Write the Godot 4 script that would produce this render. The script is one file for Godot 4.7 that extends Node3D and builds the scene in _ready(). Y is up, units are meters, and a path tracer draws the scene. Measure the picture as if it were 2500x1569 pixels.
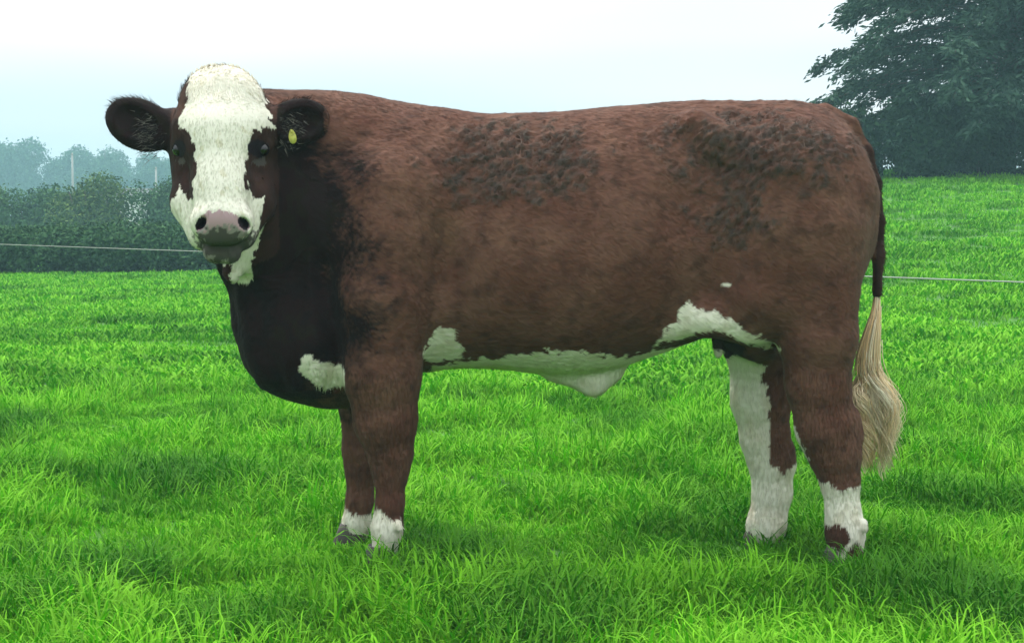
extends Node3D
# A red and white heifer standing side-on in a green pasture under an overcast sky, her head turned to the viewer.

const TRUNK_FROM := -0.680
const TRUNK_TO := 1.112
const TRUNK_TOP := [1.313, 1.381, 1.418, 1.430, 1.431, 1.429, 1.426, 1.422, 1.416, 1.410, 1.404, 1.399, 1.394, 1.391, 1.391, 1.392, 1.394, 1.396, 1.397, 1.398, 1.400, 1.403, 1.406, 1.410, 1.413, 1.416, 1.418, 1.421, 1.425, 1.430, 1.433, 1.436, 1.436, 1.436, 1.435, 1.434, 1.435, 1.436, 1.437, 1.437, 1.431, 1.420, 1.401, 1.369, 1.307, 1.208]
const TRUNK_BOTTOM := [0.905, 0.826, 0.753, 0.695, 0.656, 0.632, 0.615, 0.603, 0.596, 0.592, 0.594, 0.598, 0.604, 0.607, 0.607, 0.606, 0.603, 0.600, 0.595, 0.591, 0.587, 0.586, 0.586, 0.588, 0.594, 0.604, 0.615, 0.628, 0.641, 0.655, 0.670, 0.686, 0.700, 0.712, 0.721, 0.729, 0.735, 0.740, 0.746, 0.752, 0.760, 0.771, 0.786, 0.811, 0.867, 0.957]
const TRUNK_HALF_WIDTH := [0.100, 0.126, 0.152, 0.178, 0.200, 0.218, 0.231, 0.243, 0.252, 0.259, 0.265, 0.269, 0.274, 0.281, 0.291, 0.301, 0.310, 0.318, 0.323, 0.327, 0.329, 0.330, 0.332, 0.333, 0.332, 0.328, 0.323, 0.316, 0.307, 0.295, 0.284, 0.274, 0.267, 0.262, 0.260, 0.259, 0.260, 0.262, 0.262, 0.260, 0.255, 0.248, 0.234, 0.210, 0.171, 0.120]
# from x y z, to x y z, radius from, radius to, blend
const BONES := [
	[-0.257, 1.179, 0.000, -0.533, 1.242, 0.000, 0.212, 0.183, 0.090],
	[-0.533, 1.242, 0.000, -0.673, 1.290, 0.040, 0.183, 0.148, 0.090],
	[-0.673, 1.290, 0.040, -0.777, 1.307, 0.120, 0.148, 0.127, 0.090],
	[-0.777, 1.307, 0.120, -0.834, 1.306, 0.200, 0.127, 0.117, 0.090],
	[-0.271, 1.010, 0.000, -0.547, 1.063, 0.010, 0.238, 0.218, 0.100],
	[-0.547, 1.063, 0.010, -0.703, 1.102, 0.070, 0.218, 0.170, 0.100],
	[-0.703, 1.102, 0.070, -0.786, 1.128, 0.160, 0.170, 0.122, 0.100],
	[-0.735, 0.946, 0.080, -0.637, 0.721, 0.030, 0.146, 0.197, 0.100],
	[-0.637, 0.721, 0.030, -0.544, 0.657, 0.000, 0.197, 0.175, 0.100],
	[-0.829, 1.114, 0.240, -0.734, 0.960, 0.090, 0.101, 0.146, 0.060],
	[-0.332, 1.128, 0.150, -0.386, 0.836, 0.215, 0.180, 0.137, 0.070],
	[-0.321, 1.269, 0.120, -0.355, 1.013, 0.200, 0.071, 0.112, 0.070],
	[-0.381, 0.835, 0.205, -0.391, 0.606, 0.210, 0.142, 0.112, 0.030],
	[-0.391, 0.606, 0.210, -0.382, 0.464, 0.205, 0.112, 0.091, 0.030],
	[-0.382, 0.464, 0.205, -0.368, 0.363, 0.200, 0.091, 0.064, 0.030],
	[-0.368, 0.363, 0.200, -0.367, 0.302, 0.200, 0.064, 0.047, 0.030],
	[-0.367, 0.302, 0.200, -0.369, 0.212, 0.200, 0.047, 0.038, 0.030],
	[-0.369, 0.212, 0.200, -0.378, 0.140, 0.200, 0.038, 0.042, 0.030],
	[-0.378, 0.140, 0.200, -0.384, 0.078, 0.200, 0.042, 0.039, 0.030],
	[-0.377, 0.816, -0.180, -0.472, 0.499, -0.170, 0.151, 0.093, 0.030],
	[-0.472, 0.499, -0.170, -0.485, 0.320, -0.160, 0.093, 0.063, 0.030],
	[-0.485, 0.320, -0.160, -0.489, 0.258, -0.160, 0.063, 0.049, 0.030],
	[-0.489, 0.258, -0.160, -0.495, 0.161, -0.160, 0.049, 0.041, 0.030],
	[-0.495, 0.161, -0.160, -0.506, 0.084, -0.160, 0.041, 0.042, 0.030],
	[-0.506, 0.084, -0.160, -0.512, 0.045, -0.160, 0.042, 0.041, 0.030],
	[0.831, 1.166, 0.125, 0.747, 0.847, 0.190, 0.207, 0.125, 0.070],
	[0.880, 1.012, 0.150, 0.919, 0.720, 0.200, 0.190, 0.117, 0.070],
	[0.921, 0.720, 0.190, 0.921, 0.578, 0.190, 0.115, 0.094, 0.030],
	[0.921, 0.578, 0.190, 0.950, 0.443, 0.190, 0.094, 0.089, 0.030],
	[0.950, 0.443, 0.190, 0.976, 0.365, 0.190, 0.089, 0.076, 0.030],
	[0.976, 0.365, 0.190, 0.993, 0.281, 0.190, 0.076, 0.056, 0.030],
	[0.993, 0.281, 0.190, 1.003, 0.184, 0.190, 0.056, 0.050, 0.030],
	[1.003, 0.184, 0.190, 1.009, 0.125, 0.190, 0.050, 0.055, 0.030],
	[1.009, 0.125, 0.190, 1.013, 0.065, 0.190, 0.055, 0.052, 0.030],
	[1.020, 0.469, 0.190, 1.039, 0.421, 0.190, 0.033, 0.025, 0.025],
	[0.901, 1.009, -0.120, 0.818, 0.679, -0.170, 0.203, 0.126, 0.040],
	[0.818, 0.679, -0.170, 0.806, 0.485, -0.170, 0.126, 0.090, 0.040],
	[0.806, 0.485, -0.170, 0.821, 0.361, -0.170, 0.090, 0.074, 0.040],
	[0.821, 0.361, -0.170, 0.843, 0.280, -0.170, 0.074, 0.066, 0.040],
	[0.843, 0.280, -0.170, 0.847, 0.180, -0.170, 0.066, 0.056, 0.040],
	[0.847, 0.180, -0.170, 0.830, 0.075, -0.170, 0.056, 0.056, 0.040],
	[0.830, 0.075, -0.170, 0.825, 0.026, -0.170, 0.056, 0.053, 0.040],
	[0.884, 0.319, -0.170, 0.898, 0.270, -0.170, 0.033, 0.022, 0.020],
	[0.469, 0.744, 0.170, 0.568, 0.778, 0.200, 0.038, 0.043, 0.060],
	[0.568, 0.778, 0.200, 0.710, 0.745, 0.190, 0.043, 0.054, 0.060],
	[0.140, 0.596, 0.000, 0.254, 0.558, 0.000, 0.034, 0.034, 0.040],
	[0.254, 0.558, 0.000, 0.320, 0.592, 0.000, 0.034, 0.029, 0.040],
	[0.714, 0.731, -0.020, 0.767, 0.704, -0.020, 0.080, 0.080, 0.050],
	[0.636, 0.711, 0.070, 0.636, 0.655, 0.070, 0.020, 0.014, 0.010],
	[0.677, 0.697, -0.020, 0.677, 0.644, -0.020, 0.019, 0.013, 0.010],
	[0.968, 1.402, 0.000, 1.048, 1.358, 0.000, 0.029, 0.026, 0.020],
	[1.048, 1.358, 0.000, 1.096, 1.274, 0.000, 0.026, 0.023, 0.020],
	[1.096, 1.274, 0.000, 1.124, 1.182, 0.000, 0.023, 0.020, 0.020],
	[1.124, 1.182, 0.000, 1.139, 1.063, 0.000, 0.020, 0.017, 0.020],
	[1.139, 1.063, 0.000, 1.142, 0.957, 0.000, 0.017, 0.016, 0.020],
	[1.142, 0.957, 0.000, 1.140, 0.838, 0.000, 0.016, 0.015, 0.020],
	[0.554, 1.353, 0.170, 0.614, 1.297, 0.200, 0.038, 0.051, 0.070],
	[-0.343, 0.158, 0.240, -0.336, 0.144, 0.250, 0.014, 0.010, 0.010],
	[-0.349, 0.143, 0.160, -0.343, 0.124, 0.150, 0.014, 0.010, 0.010],
	[1.057, 0.159, 0.230, 1.061, 0.142, 0.240, 0.014, 0.010, 0.010],
	[1.005, 1.218, 0.120, 1.023, 1.166, 0.130, 0.065, 0.071, 0.080],
	[-0.886, 1.455, 0.255, -0.822, 1.455, 0.255, 0.043, 0.043, 0.060],
	[-0.852, 1.406, 0.270, -0.848, 1.299, 0.300, 0.108, 0.120, 0.050],
	[-0.912, 1.401, 0.280, -0.926, 1.346, 0.300, 0.038, 0.042, 0.080],
	[-0.786, 1.401, 0.280, -0.766, 1.346, 0.300, 0.038, 0.042, 0.080],
	[-0.929, 1.331, 0.315, -0.925, 1.317, 0.315, 0.045, 0.045, 0.040],
	[-0.758, 1.331, 0.315, -0.762, 1.317, 0.315, 0.045, 0.045, 0.040],
	[-0.948, 1.275, 0.295, -0.942, 1.232, 0.290, 0.042, 0.042, 0.030],
	[-0.747, 1.275, 0.295, -0.756, 1.232, 0.290, 0.042, 0.042, 0.030],
	[-0.840, 1.309, 0.345, -0.831, 1.161, 0.400, 0.089, 0.076, 0.050],
	[-0.831, 1.161, 0.400, -0.822, 1.079, 0.455, 0.076, 0.067, 0.050],
	[-0.937, 1.214, 0.240, -0.927, 1.120, 0.330, 0.071, 0.057, 0.040],
	[-0.927, 1.120, 0.330, -0.881, 1.030, 0.390, 0.057, 0.051, 0.040],
	[-0.779, 1.214, 0.240, -0.753, 1.120, 0.330, 0.071, 0.057, 0.040],
	[-0.753, 1.120, 0.330, -0.783, 1.030, 0.390, 0.057, 0.051, 0.040],
	[-0.863, 1.062, 0.468, -0.772, 1.062, 0.468, 0.046, 0.046, 0.030],
	[-0.847, 1.029, 0.470, -0.791, 1.029, 0.470, 0.032, 0.032, 0.020],
	[-0.848, 0.980, 0.415, -0.809, 0.977, 0.415, 0.035, 0.035, 0.012],
	[-0.826, 0.914, 0.270, -0.811, 0.964, 0.250, 0.028, 0.050, 0.030],
	[-1.003, 1.353, 0.220, -0.955, 1.290, 0.230, 0.046, 0.063, 0.040],
	[-0.717, 1.352, 0.230, -0.764, 1.290, 0.230, 0.043, 0.063, 0.040],
	[-0.971, 1.280, 0.305, -0.962, 1.286, 0.318, 0.019, 0.017, 0.012],
	[-0.720, 1.283, 0.305, -0.724, 1.288, 0.318, 0.019, 0.017, 0.012]]
const LOBES := [
	[-1.095, 1.347, 0.255, 0.106, 0.075, 0.036, -0.384, 0.030, 1.000],
	[-1.103, 1.353, 0.285, 0.072, 0.045, 0.030, -0.419, 0.012, -1.000],
	[-0.628, 1.353, 0.275, 0.093, 0.068, 0.036, 0.175, 0.030, 1.000],
	[-0.614, 1.352, 0.305, 0.062, 0.042, 0.030, 0.175, 0.012, -1.000],
	[-0.869, 1.058, 0.526, 0.012, 0.021, 0.060, -0.559, 0.012, -1.000],
	[-0.749, 1.058, 0.526, 0.012, 0.021, 0.060, 0.559, 0.012, -1.000],
	[0.528, 1.125, 0.410, 0.122, 0.140, 0.140, 0.000, 0.070, -1.000],
	[-0.194, 0.919, 0.420, 0.055, 0.182, 0.160, 0.000, 0.060, -1.000]]
const BLAZE := [Vector2(-0.950, 1.523), Vector2(-0.942, 1.462), Vector2(-0.941, 1.427), Vector2(-0.939, 1.388), Vector2(-0.959, 1.348), Vector2(-0.962, 1.331), Vector2(-0.940, 1.333), Vector2(-0.922, 1.322), Vector2(-0.905, 1.278), Vector2(-0.895, 1.235), Vector2(-0.900, 1.169), Vector2(-0.905, 1.129), Vector2(-0.925, 1.133), Vector2(-0.947, 1.160), Vector2(-0.959, 1.173), Vector2(-0.964, 1.138), Vector2(-0.991, 1.120), Vector2(-0.992, 1.076), Vector2(-0.966, 1.014), Vector2(-0.932, 0.961), Vector2(-0.888, 0.935), Vector2(-0.826, 0.939), Vector2(-0.824, 0.882), Vector2(-0.771, 0.886), Vector2(-0.766, 0.953), Vector2(-0.750, 0.988), Vector2(-0.734, 1.028), Vector2(-0.709, 1.103), Vector2(-0.715, 1.144), Vector2(-0.744, 1.125), Vector2(-0.752, 1.169), Vector2(-0.760, 1.239), Vector2(-0.749, 1.287), Vector2(-0.737, 1.322), Vector2(-0.715, 1.335), Vector2(-0.691, 1.331), Vector2(-0.698, 1.357), Vector2(-0.719, 1.397), Vector2(-0.723, 1.436), Vector2(-0.718, 1.466), Vector2(-0.713, 1.523)]
const NOSE := [Vector2(-0.873, 1.063), Vector2(-0.860, 1.081), Vector2(-0.838, 1.090), Vector2(-0.816, 1.094), Vector2(-0.790, 1.091), Vector2(-0.769, 1.083), Vector2(-0.752, 1.065), Vector2(-0.743, 1.050), Vector2(-0.748, 1.024), Vector2(-0.791, 1.020), Vector2(-0.817, 1.009), Vector2(-0.839, 1.016), Vector2(-0.878, 1.020), Vector2(-0.888, 1.046)]
const BRISKET_PATCH := [Vector2(-0.628, 0.669), Vector2(-0.603, 0.669), Vector2(-0.571, 0.646), Vector2(-0.504, 0.628), Vector2(-0.492, 0.570), Vector2(-0.559, 0.558), Vector2(-0.603, 0.580), Vector2(-0.635, 0.615)]
const ELBOW_PATCH := [Vector2(-0.212, 0.751), Vector2(-0.181, 0.748), Vector2(-0.167, 0.707), Vector2(-0.146, 0.685), Vector2(-0.157, 0.647), Vector2(-0.257, 0.635), Vector2(-0.270, 0.662), Vector2(-0.244, 0.713)]
const FLANK_STRIPE := [Vector2(0.504, 0.820), Vector2(0.523, 0.825), Vector2(0.567, 0.799), Vector2(0.621, 0.789), Vector2(0.670, 0.752), Vector2(0.734, 0.716), Vector2(0.798, 0.692), Vector2(0.808, 0.675), Vector2(0.779, 0.667), Vector2(0.696, 0.700), Vector2(0.619, 0.736), Vector2(0.568, 0.738), Vector2(0.504, 0.714), Vector2(0.428, 0.688), Vector2(0.447, 0.720), Vector2(0.489, 0.769)]
const FAR_HIND_WHITE := [Vector2(0.667, 0.658), Vector2(0.808, 0.610), Vector2(0.785, 0.561), Vector2(0.827, 0.499), Vector2(0.821, 0.402), Vector2(0.815, 0.333), Vector2(0.829, 0.284), Vector2(0.871, 0.256), Vector2(0.908, 0.284), Vector2(0.960, 0.277), Vector2(0.965, -0.100), Vector2(0.687, -0.100)]
const HOCK_STRIPE := [Vector2(0.808, 0.509), Vector2(0.820, 0.509), Vector2(0.841, 0.464), Vector2(0.871, 0.406), Vector2(0.891, 0.354), Vector2(0.882, 0.341), Vector2(0.860, 0.386), Vector2(0.826, 0.444)]
const NEAR_HIND_WHITE := [Vector2(0.863, 0.299), Vector2(0.920, 0.276), Vector2(0.952, 0.279), Vector2(0.985, 0.258), Vector2(1.016, 0.273), Vector2(1.093, 0.271), Vector2(1.124, -0.063), Vector2(0.867, -0.063)]
const NEAR_FORE_WHITE := [Vector2(-0.452, 0.211), Vector2(-0.424, 0.191), Vector2(-0.409, 0.213), Vector2(-0.382, 0.178), Vector2(-0.334, 0.169), Vector2(-0.328, 0.118), Vector2(-0.332, -0.061), Vector2(-0.454, -0.061)]
const FAR_FORE_WHITE := [Vector2(-0.586, 0.140), Vector2(-0.542, 0.140), Vector2(-0.517, 0.119), Vector2(-0.448, 0.115), Vector2(-0.449, -0.098), Vector2(-0.588, -0.098)]
const NOSTRILS := [-0.874, 1.058, -0.754]


var rng := RandomNumberGenerator.new()
var lumps := FastNoiseLite.new()
var ragged := FastNoiseLite.new()
var taken := {}
var clock := 0

func stage(what: String) -> void:
	print("%6d ms  %s" % [Time.get_ticks_msec() - clock, what])

# ---------------------------------------------------------------- helpers
func numbered(called: String) -> String:
	var n: int = taken.get(called, 0)
	taken[called] = n + 1
	return called if n == 0 else "%s_%03d" % [called, n]

func tag(o: Node, label: String, category: String, group := "") -> void:
	o.set_meta("label", label)
	o.set_meta("category", category)
	if group != "":
		o.set_meta("group", group)

func thing(called: String, at: Vector3, label: String, category: String, group := "") -> Node3D:
	var o := Node3D.new()
	o.name = numbered(called)
	add_child(o)
	o.position = at
	tag(o, label, category, group)
	return o

func part(called: String, mesh: Mesh, m: Material, parent: Node) -> MeshInstance3D:
	var o := MeshInstance3D.new()
	o.name = called
	o.mesh = mesh
	o.material_override = m
	parent.add_child(o, true)
	return o

func paint(c: Color, rough := 0.9) -> StandardMaterial3D:
	var m := StandardMaterial3D.new()
	m.albedo_color = c.linear_to_srgb()
	m.roughness = rough
	return m

func vertex_paint(rough := 0.85) -> StandardMaterial3D:
	var m := StandardMaterial3D.new()
	m.vertex_color_use_as_albedo = true
	m.roughness = rough
	return m

func array_mesh(v: PackedVector3Array, n: PackedVector3Array, c: PackedColorArray, idx := PackedInt32Array()) -> ArrayMesh:
	var a := []
	a.resize(Mesh.ARRAY_MAX)
	a[Mesh.ARRAY_VERTEX] = v
	a[Mesh.ARRAY_NORMAL] = n
	if c.size() > 0:
		a[Mesh.ARRAY_COLOR] = c
	if idx.size() > 0:
		a[Mesh.ARRAY_INDEX] = idx
	var m := ArrayMesh.new()
	m.add_surface_from_arrays(Mesh.PRIMITIVE_TRIANGLES, a)
	return m

# a tapered tube along points
func tube(st: SurfaceTool, pts: Array, radii: Array, sides := 8, color := Color.WHITE) -> void:
	var rings := []
	for i in pts.size():
		var p: Vector3 = pts[i]
		var d: Vector3 = (pts[min(i + 1, pts.size() - 1)] - pts[max(i - 1, 0)]).normalized()
		var a := d.cross(Vector3.UP if absf(d.y) < 0.9 else Vector3.RIGHT).normalized()
		var b := d.cross(a)
		var ring := []
		for s in sides:
			var t := TAU * s / sides
			ring.append(p + (a * cos(t) + b * sin(t)) * radii[i])
		rings.append(ring)
	st.set_color(color)
	for i in pts.size() - 1:
		for s in sides:
			var q := (s + 1) % sides
			for v in [rings[i][s], rings[i + 1][s], rings[i + 1][q], rings[i][s], rings[i + 1][q], rings[i][q]]:
				st.add_vertex(v)
	for e in [[0, false], [pts.size() - 1, true]]:
		var c: Vector3 = pts[e[0]]
		for s in sides:
			var q := (s + 1) % sides
			var x: Vector3 = rings[e[0]][s]
			var y: Vector3 = rings[e[0]][q]
			st.add_vertex(c)
			st.add_vertex(y if e[1] else x)
			st.add_vertex(x if e[1] else y)

func begin() -> SurfaceTool:
	var st := SurfaceTool.new()
	st.begin(Mesh.PRIMITIVE_TRIANGLES)
	return st

func done(st: SurfaceTool) -> ArrayMesh:
	st.generate_normals()
	return st.commit()

# ---------------------------------------------------------------- the land
func rise(x: float, z: float) -> float:
	var d := -z
	var slope := smoothstep(8.0, 36.0, d) * smoothstep(-7.0, 9.5, x)
	var h := 1.86 * slope
	h += 0.20 * smoothstep(30.0, 36.0, d) * smoothstep(0.0, 8.0, x)
	h += (lumps.get_noise_2d(x * 22.0, z * 26.0) * 0.030 + lumps.get_noise_2d(x * 6.0 + 7.0, z * 8.0) * 0.02) * (1.0 - 0.6 * smoothstep(6.0, 12.0, d))
	return h

# ---------------------------------------------------------------- the heifer: one field, meshed as surface nets
var bone_a := PackedVector3Array()
var bone_d := PackedVector3Array()
var bone_l := PackedFloat32Array()
var bone_ra := PackedFloat32Array()
var bone_rb := PackedFloat32Array()
var bone_k := PackedFloat32Array()
var trunk_step := 0.0

func setup_bones() -> void:
	for b in BONES:
		var a := Vector3(b[0], b[1], b[2])
		var d := Vector3(b[3], b[4], b[5]) - a
		bone_a.append(a)
		bone_d.append(d)
		bone_l.append(maxf(d.length_squared(), 1e-8))
		bone_ra.append(b[6])
		bone_rb.append(b[7] - b[6])
		bone_k.append(b[8])
	trunk_step = (TRUNK_TO - TRUNK_FROM) / (TRUNK_TOP.size() - 1)

func trunk(p: Vector3) -> float:
	var u := clampf(p.x, TRUNK_FROM + 0.001, TRUNK_TO - 0.001)
	var t := (u - TRUNK_FROM) / trunk_step
	var i := int(t)
	t -= i
	var top: float = TRUNK_TOP[i] + (TRUNK_TOP[i + 1] - TRUNK_TOP[i]) * t
	var bot: float = TRUNK_BOTTOM[i] + (TRUNK_BOTTOM[i + 1] - TRUNK_BOTTOM[i]) * t
	var hw: float = TRUNK_HALF_WIDTH[i] + (TRUNK_HALF_WIDTH[i + 1] - TRUNK_HALF_WIDTH[i]) * t
	var a := (top - bot) * 0.5
	var q := (p.y - (top + bot) * 0.5)
	var w := hw * (1.0 - 0.13 * clampf(q / a, -1.0, 1.0))
	var qa := q / a
	var wa := p.z / w
	var k0 := sqrt(qa * qa + wa * wa)
	var k1 := sqrt(qa * qa / (a * a) + wa * wa / (w * w))
	var d := -minf(a, w) if k1 < 1e-5 else k0 * (k0 - 1.0) / k1
	var over := absf(p.x - u)
	if over > 0.002:
		d = sqrt(maxf(d, 0.0) * maxf(d, 0.0) + over * over) if d > 0.0 else over
	return d

func field(p: Vector3, near: PackedInt32Array, lobes: Array, with_trunk: bool) -> float:
	var d := trunk(p) if with_trunk else 9.0
	for i in near:
		var ap := p - bone_a[i]
		var bd := bone_d[i]
		var h := clampf(ap.dot(bd) / bone_l[i], 0.0, 1.0)
		var e := (ap - bd * h).length() - bone_ra[i] - bone_rb[i] * h
		var k := bone_k[i]
		var m := k - absf(d - e)
		d = minf(d, e)
		if m > 0.0:
			d -= m * m * 0.25 / k
	for l in lobes:
		var x: float = p.x - l[0]
		var y: float = p.y - l[1]
		var ca: float = l[9]
		var sa: float = l[10]
		var q := Vector3((x * ca + y * sa) / l[3], (y * ca - x * sa) / l[4], (p.z - l[2]) / l[5])
		var k0 := q.length()
		var k1 := Vector3(q.x / l[3], q.y / l[4], q.z / l[5]).length()
		var e: float = -0.02 if k1 < 1e-4 else k0 * (k0 - 1.0) / k1
		var k: float = l[7]
		if l[8] > 0.0:
			var m := k - absf(d - e)
			d = minf(d, e)
			if m > 0.0:
				d -= m * m * 0.25 / k
		else:
			var m := k - absf(d + e)
			d = maxf(d, -e)
			if m > 0.0:
				d += m * m * 0.25 / k
	return d

var lobe_list := []

func net(lo: Vector3, hi: Vector3, cell: float, skip: AABB, V: PackedVector3Array, I: PackedInt32Array) -> void:
	const B := 6
	var size := cell * B
	var nb := Vector3i(((hi - lo) / size).ceil())
	var NX := nb.x * B + 2
	var NY := nb.y * B + 2
	var NXY := NX * NY
	var ids := {}
	var edges := PackedInt32Array()     # start cell key, axis, sign
	var all := PackedInt32Array()
	for i in bone_a.size():
		all.append(i)
	var vals := PackedFloat32Array()
	vals.resize((B + 1) * (B + 1) * (B + 1))
	var S := B + 1
	var SS := S * S
	var half_diag := size * 0.5 * 1.7321
	for bz in nb.z:
		for by in nb.y:
			for bx in nb.x:
				var base := lo + Vector3(bx, by, bz) * size
				var mid := base + Vector3.ONE * size * 0.5
				if skip.size.x > 0.0 and skip.has_point(mid) and skip.grow(-size).has_point(mid):
					continue
				var dt := trunk(mid)
				var low := dt
				var dist := PackedFloat32Array()
				for i in all:
					var ap := mid - bone_a[i]
					var h := clampf(ap.dot(bone_d[i]) / bone_l[i], 0.0, 1.0)
					var e := (ap - bone_d[i] * h).length() - bone_ra[i] - bone_rb[i] * h
					dist.append(e)
					low = minf(low, e)
				var lobes := []
				for l in lobe_list:
					var far: float = mid.distance_to(Vector3(l[0], l[1], l[2])) - maxf(l[3], l[4])
					if far < half_diag + 0.06:
						lobes.append(l)
						if l[8] > 0.0:
							low = minf(low, far)
				if low > half_diag * 1.25 + 0.07:
					continue
				if low < -half_diag * 2.2 - 0.05 and lobes.is_empty():
					continue
				var near := PackedInt32Array()
				for i in all:
					if dist[i] < low + 2.0 * half_diag + bone_k[i] + 0.02:
						near.append(i)
				var with_trunk := dt < low + 2.6 * half_diag + 0.12
				var at := 0
				var any_in := false
				var any_out := false
				for k in S:
					for j in S:
						for i in S:
							var d := field(base + Vector3(i, j, k) * cell, near, lobes, with_trunk)
							vals[at] = d
							at += 1
							if d < 0.0:
								any_in = true
							else:
								any_out = true
				if not (any_in and any_out):
					continue
				var gx := bx * B
				var gy := by * B
				var gz := bz * B
				for k in B:
					for j in B:
						for i in B:
							var o := i + j * S + k * SS
							var v0 := vals[o]
							var key := (gx + i) + (gy + j) * NX + (gz + k) * NXY
							# edges that start here
							if (v0 < 0.0) != (vals[o + 1] < 0.0):
								edges.append_array([key, 0, 1 if v0 < 0.0 else 0])
							if (v0 < 0.0) != (vals[o + S] < 0.0):
								edges.append_array([key, 1, 1 if v0 < 0.0 else 0])
							if (v0 < 0.0) != (vals[o + SS] < 0.0):
								edges.append_array([key, 2, 1 if v0 < 0.0 else 0])
							var c := [v0, vals[o + 1], vals[o + S], vals[o + S + 1], vals[o + SS], vals[o + SS + 1], vals[o + SS + S], vals[o + SS + S + 1]]
							var inside := 0
							for x in c:
								if x < 0.0:
									inside += 1
							if inside == 0 or inside == 8:
								continue
							var sum := Vector3.ZERO
							var n := 0
							for e in CELL_EDGES:
								var a: float = c[e[0]]
								var b: float = c[e[1]]
								if (a < 0.0) != (b < 0.0):
									var t := a / (a - b)
									sum += CORNER[e[0]].lerp(CORNER[e[1]], t)
									n += 1
							ids[key] = V.size()
							V.append(base + (Vector3(i, j, k) + sum / n) * cell)
	for e in range(0, edges.size(), 3):
		var key := edges[e]
		var du := NX
		var dv := NXY
		if edges[e + 1] == 1:
			du = NXY
			dv = 1
		elif edges[e + 1] == 2:
			du = 1
			dv = NX
		var a = ids.get(key - du - dv)
		var b = ids.get(key - dv)
		var c = ids.get(key)
		var d = ids.get(key - du)
		if a == null or b == null or c == null or d == null:
			continue
		if edges[e + 2] == 1:
			I.append_array([a, c, b, a, d, c])
		else:
			I.append_array([a, b, c, a, c, d])

const CORNER := [Vector3(0, 0, 0), Vector3(1, 0, 0), Vector3(0, 1, 0), Vector3(1, 1, 0), Vector3(0, 0, 1), Vector3(1, 0, 1), Vector3(0, 1, 1), Vector3(1, 1, 1)]
const CELL_EDGES := [[0, 1], [2, 3], [4, 5], [6, 7], [0, 2], [1, 3], [4, 6], [5, 7], [0, 4], [1, 5], [2, 6], [3, 7]]

func inside(poly: PackedVector2Array, p: Vector2) -> bool:
	return Geometry2D.is_point_in_polygon(p, poly)

var poly_blaze := PackedVector2Array(BLAZE)
var poly_nose := PackedVector2Array(NOSE)
var poly_brisket := PackedVector2Array(BRISKET_PATCH)
var poly_elbow := PackedVector2Array(ELBOW_PATCH)
var poly_flank := PackedVector2Array(FLANK_STRIPE)
var poly_far_hind := PackedVector2Array(FAR_HIND_WHITE)
var poly_hock := PackedVector2Array(HOCK_STRIPE)
var poly_near_hind := PackedVector2Array(NEAR_HIND_WHITE)
var poly_near_fore := PackedVector2Array(NEAR_FORE_WHITE)
var poly_far_fore := PackedVector2Array(FAR_FORE_WHITE)

const RED := Color(0.100, 0.044, 0.030)
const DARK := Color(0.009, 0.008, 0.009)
const WHITE_HAIR := Color(0.70, 0.66, 0.55)
const MUD := Color(0.056, 0.046, 0.037)

# how much of a curly, mud-caked patch there is at a point of the flank (0 to 1)
func curls(p: Vector3) -> float:
	if p.y < 0.98:
		return 0.0
	var a := 1.0 - Vector2((p.x - 0.02) / 0.30, (p.y - 1.24) / 0.16).length()
	var b := 1.0 - Vector2((p.x - 0.74) / 0.36, (p.y - 1.27) / 0.15).length()
	var c := 1.0 - Vector2((p.x - 0.64) / 0.15, (p.y - 1.08) / 0.12).length()
	var m := maxf(maxf(a, b), c * 0.9)
	return clampf(m * 1.6 + ragged.get_noise_3dv(p * 420.0) * 0.75 + ragged.get_noise_3dv(p * 1300.0) * 0.35, 0.0, 1.0)

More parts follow.
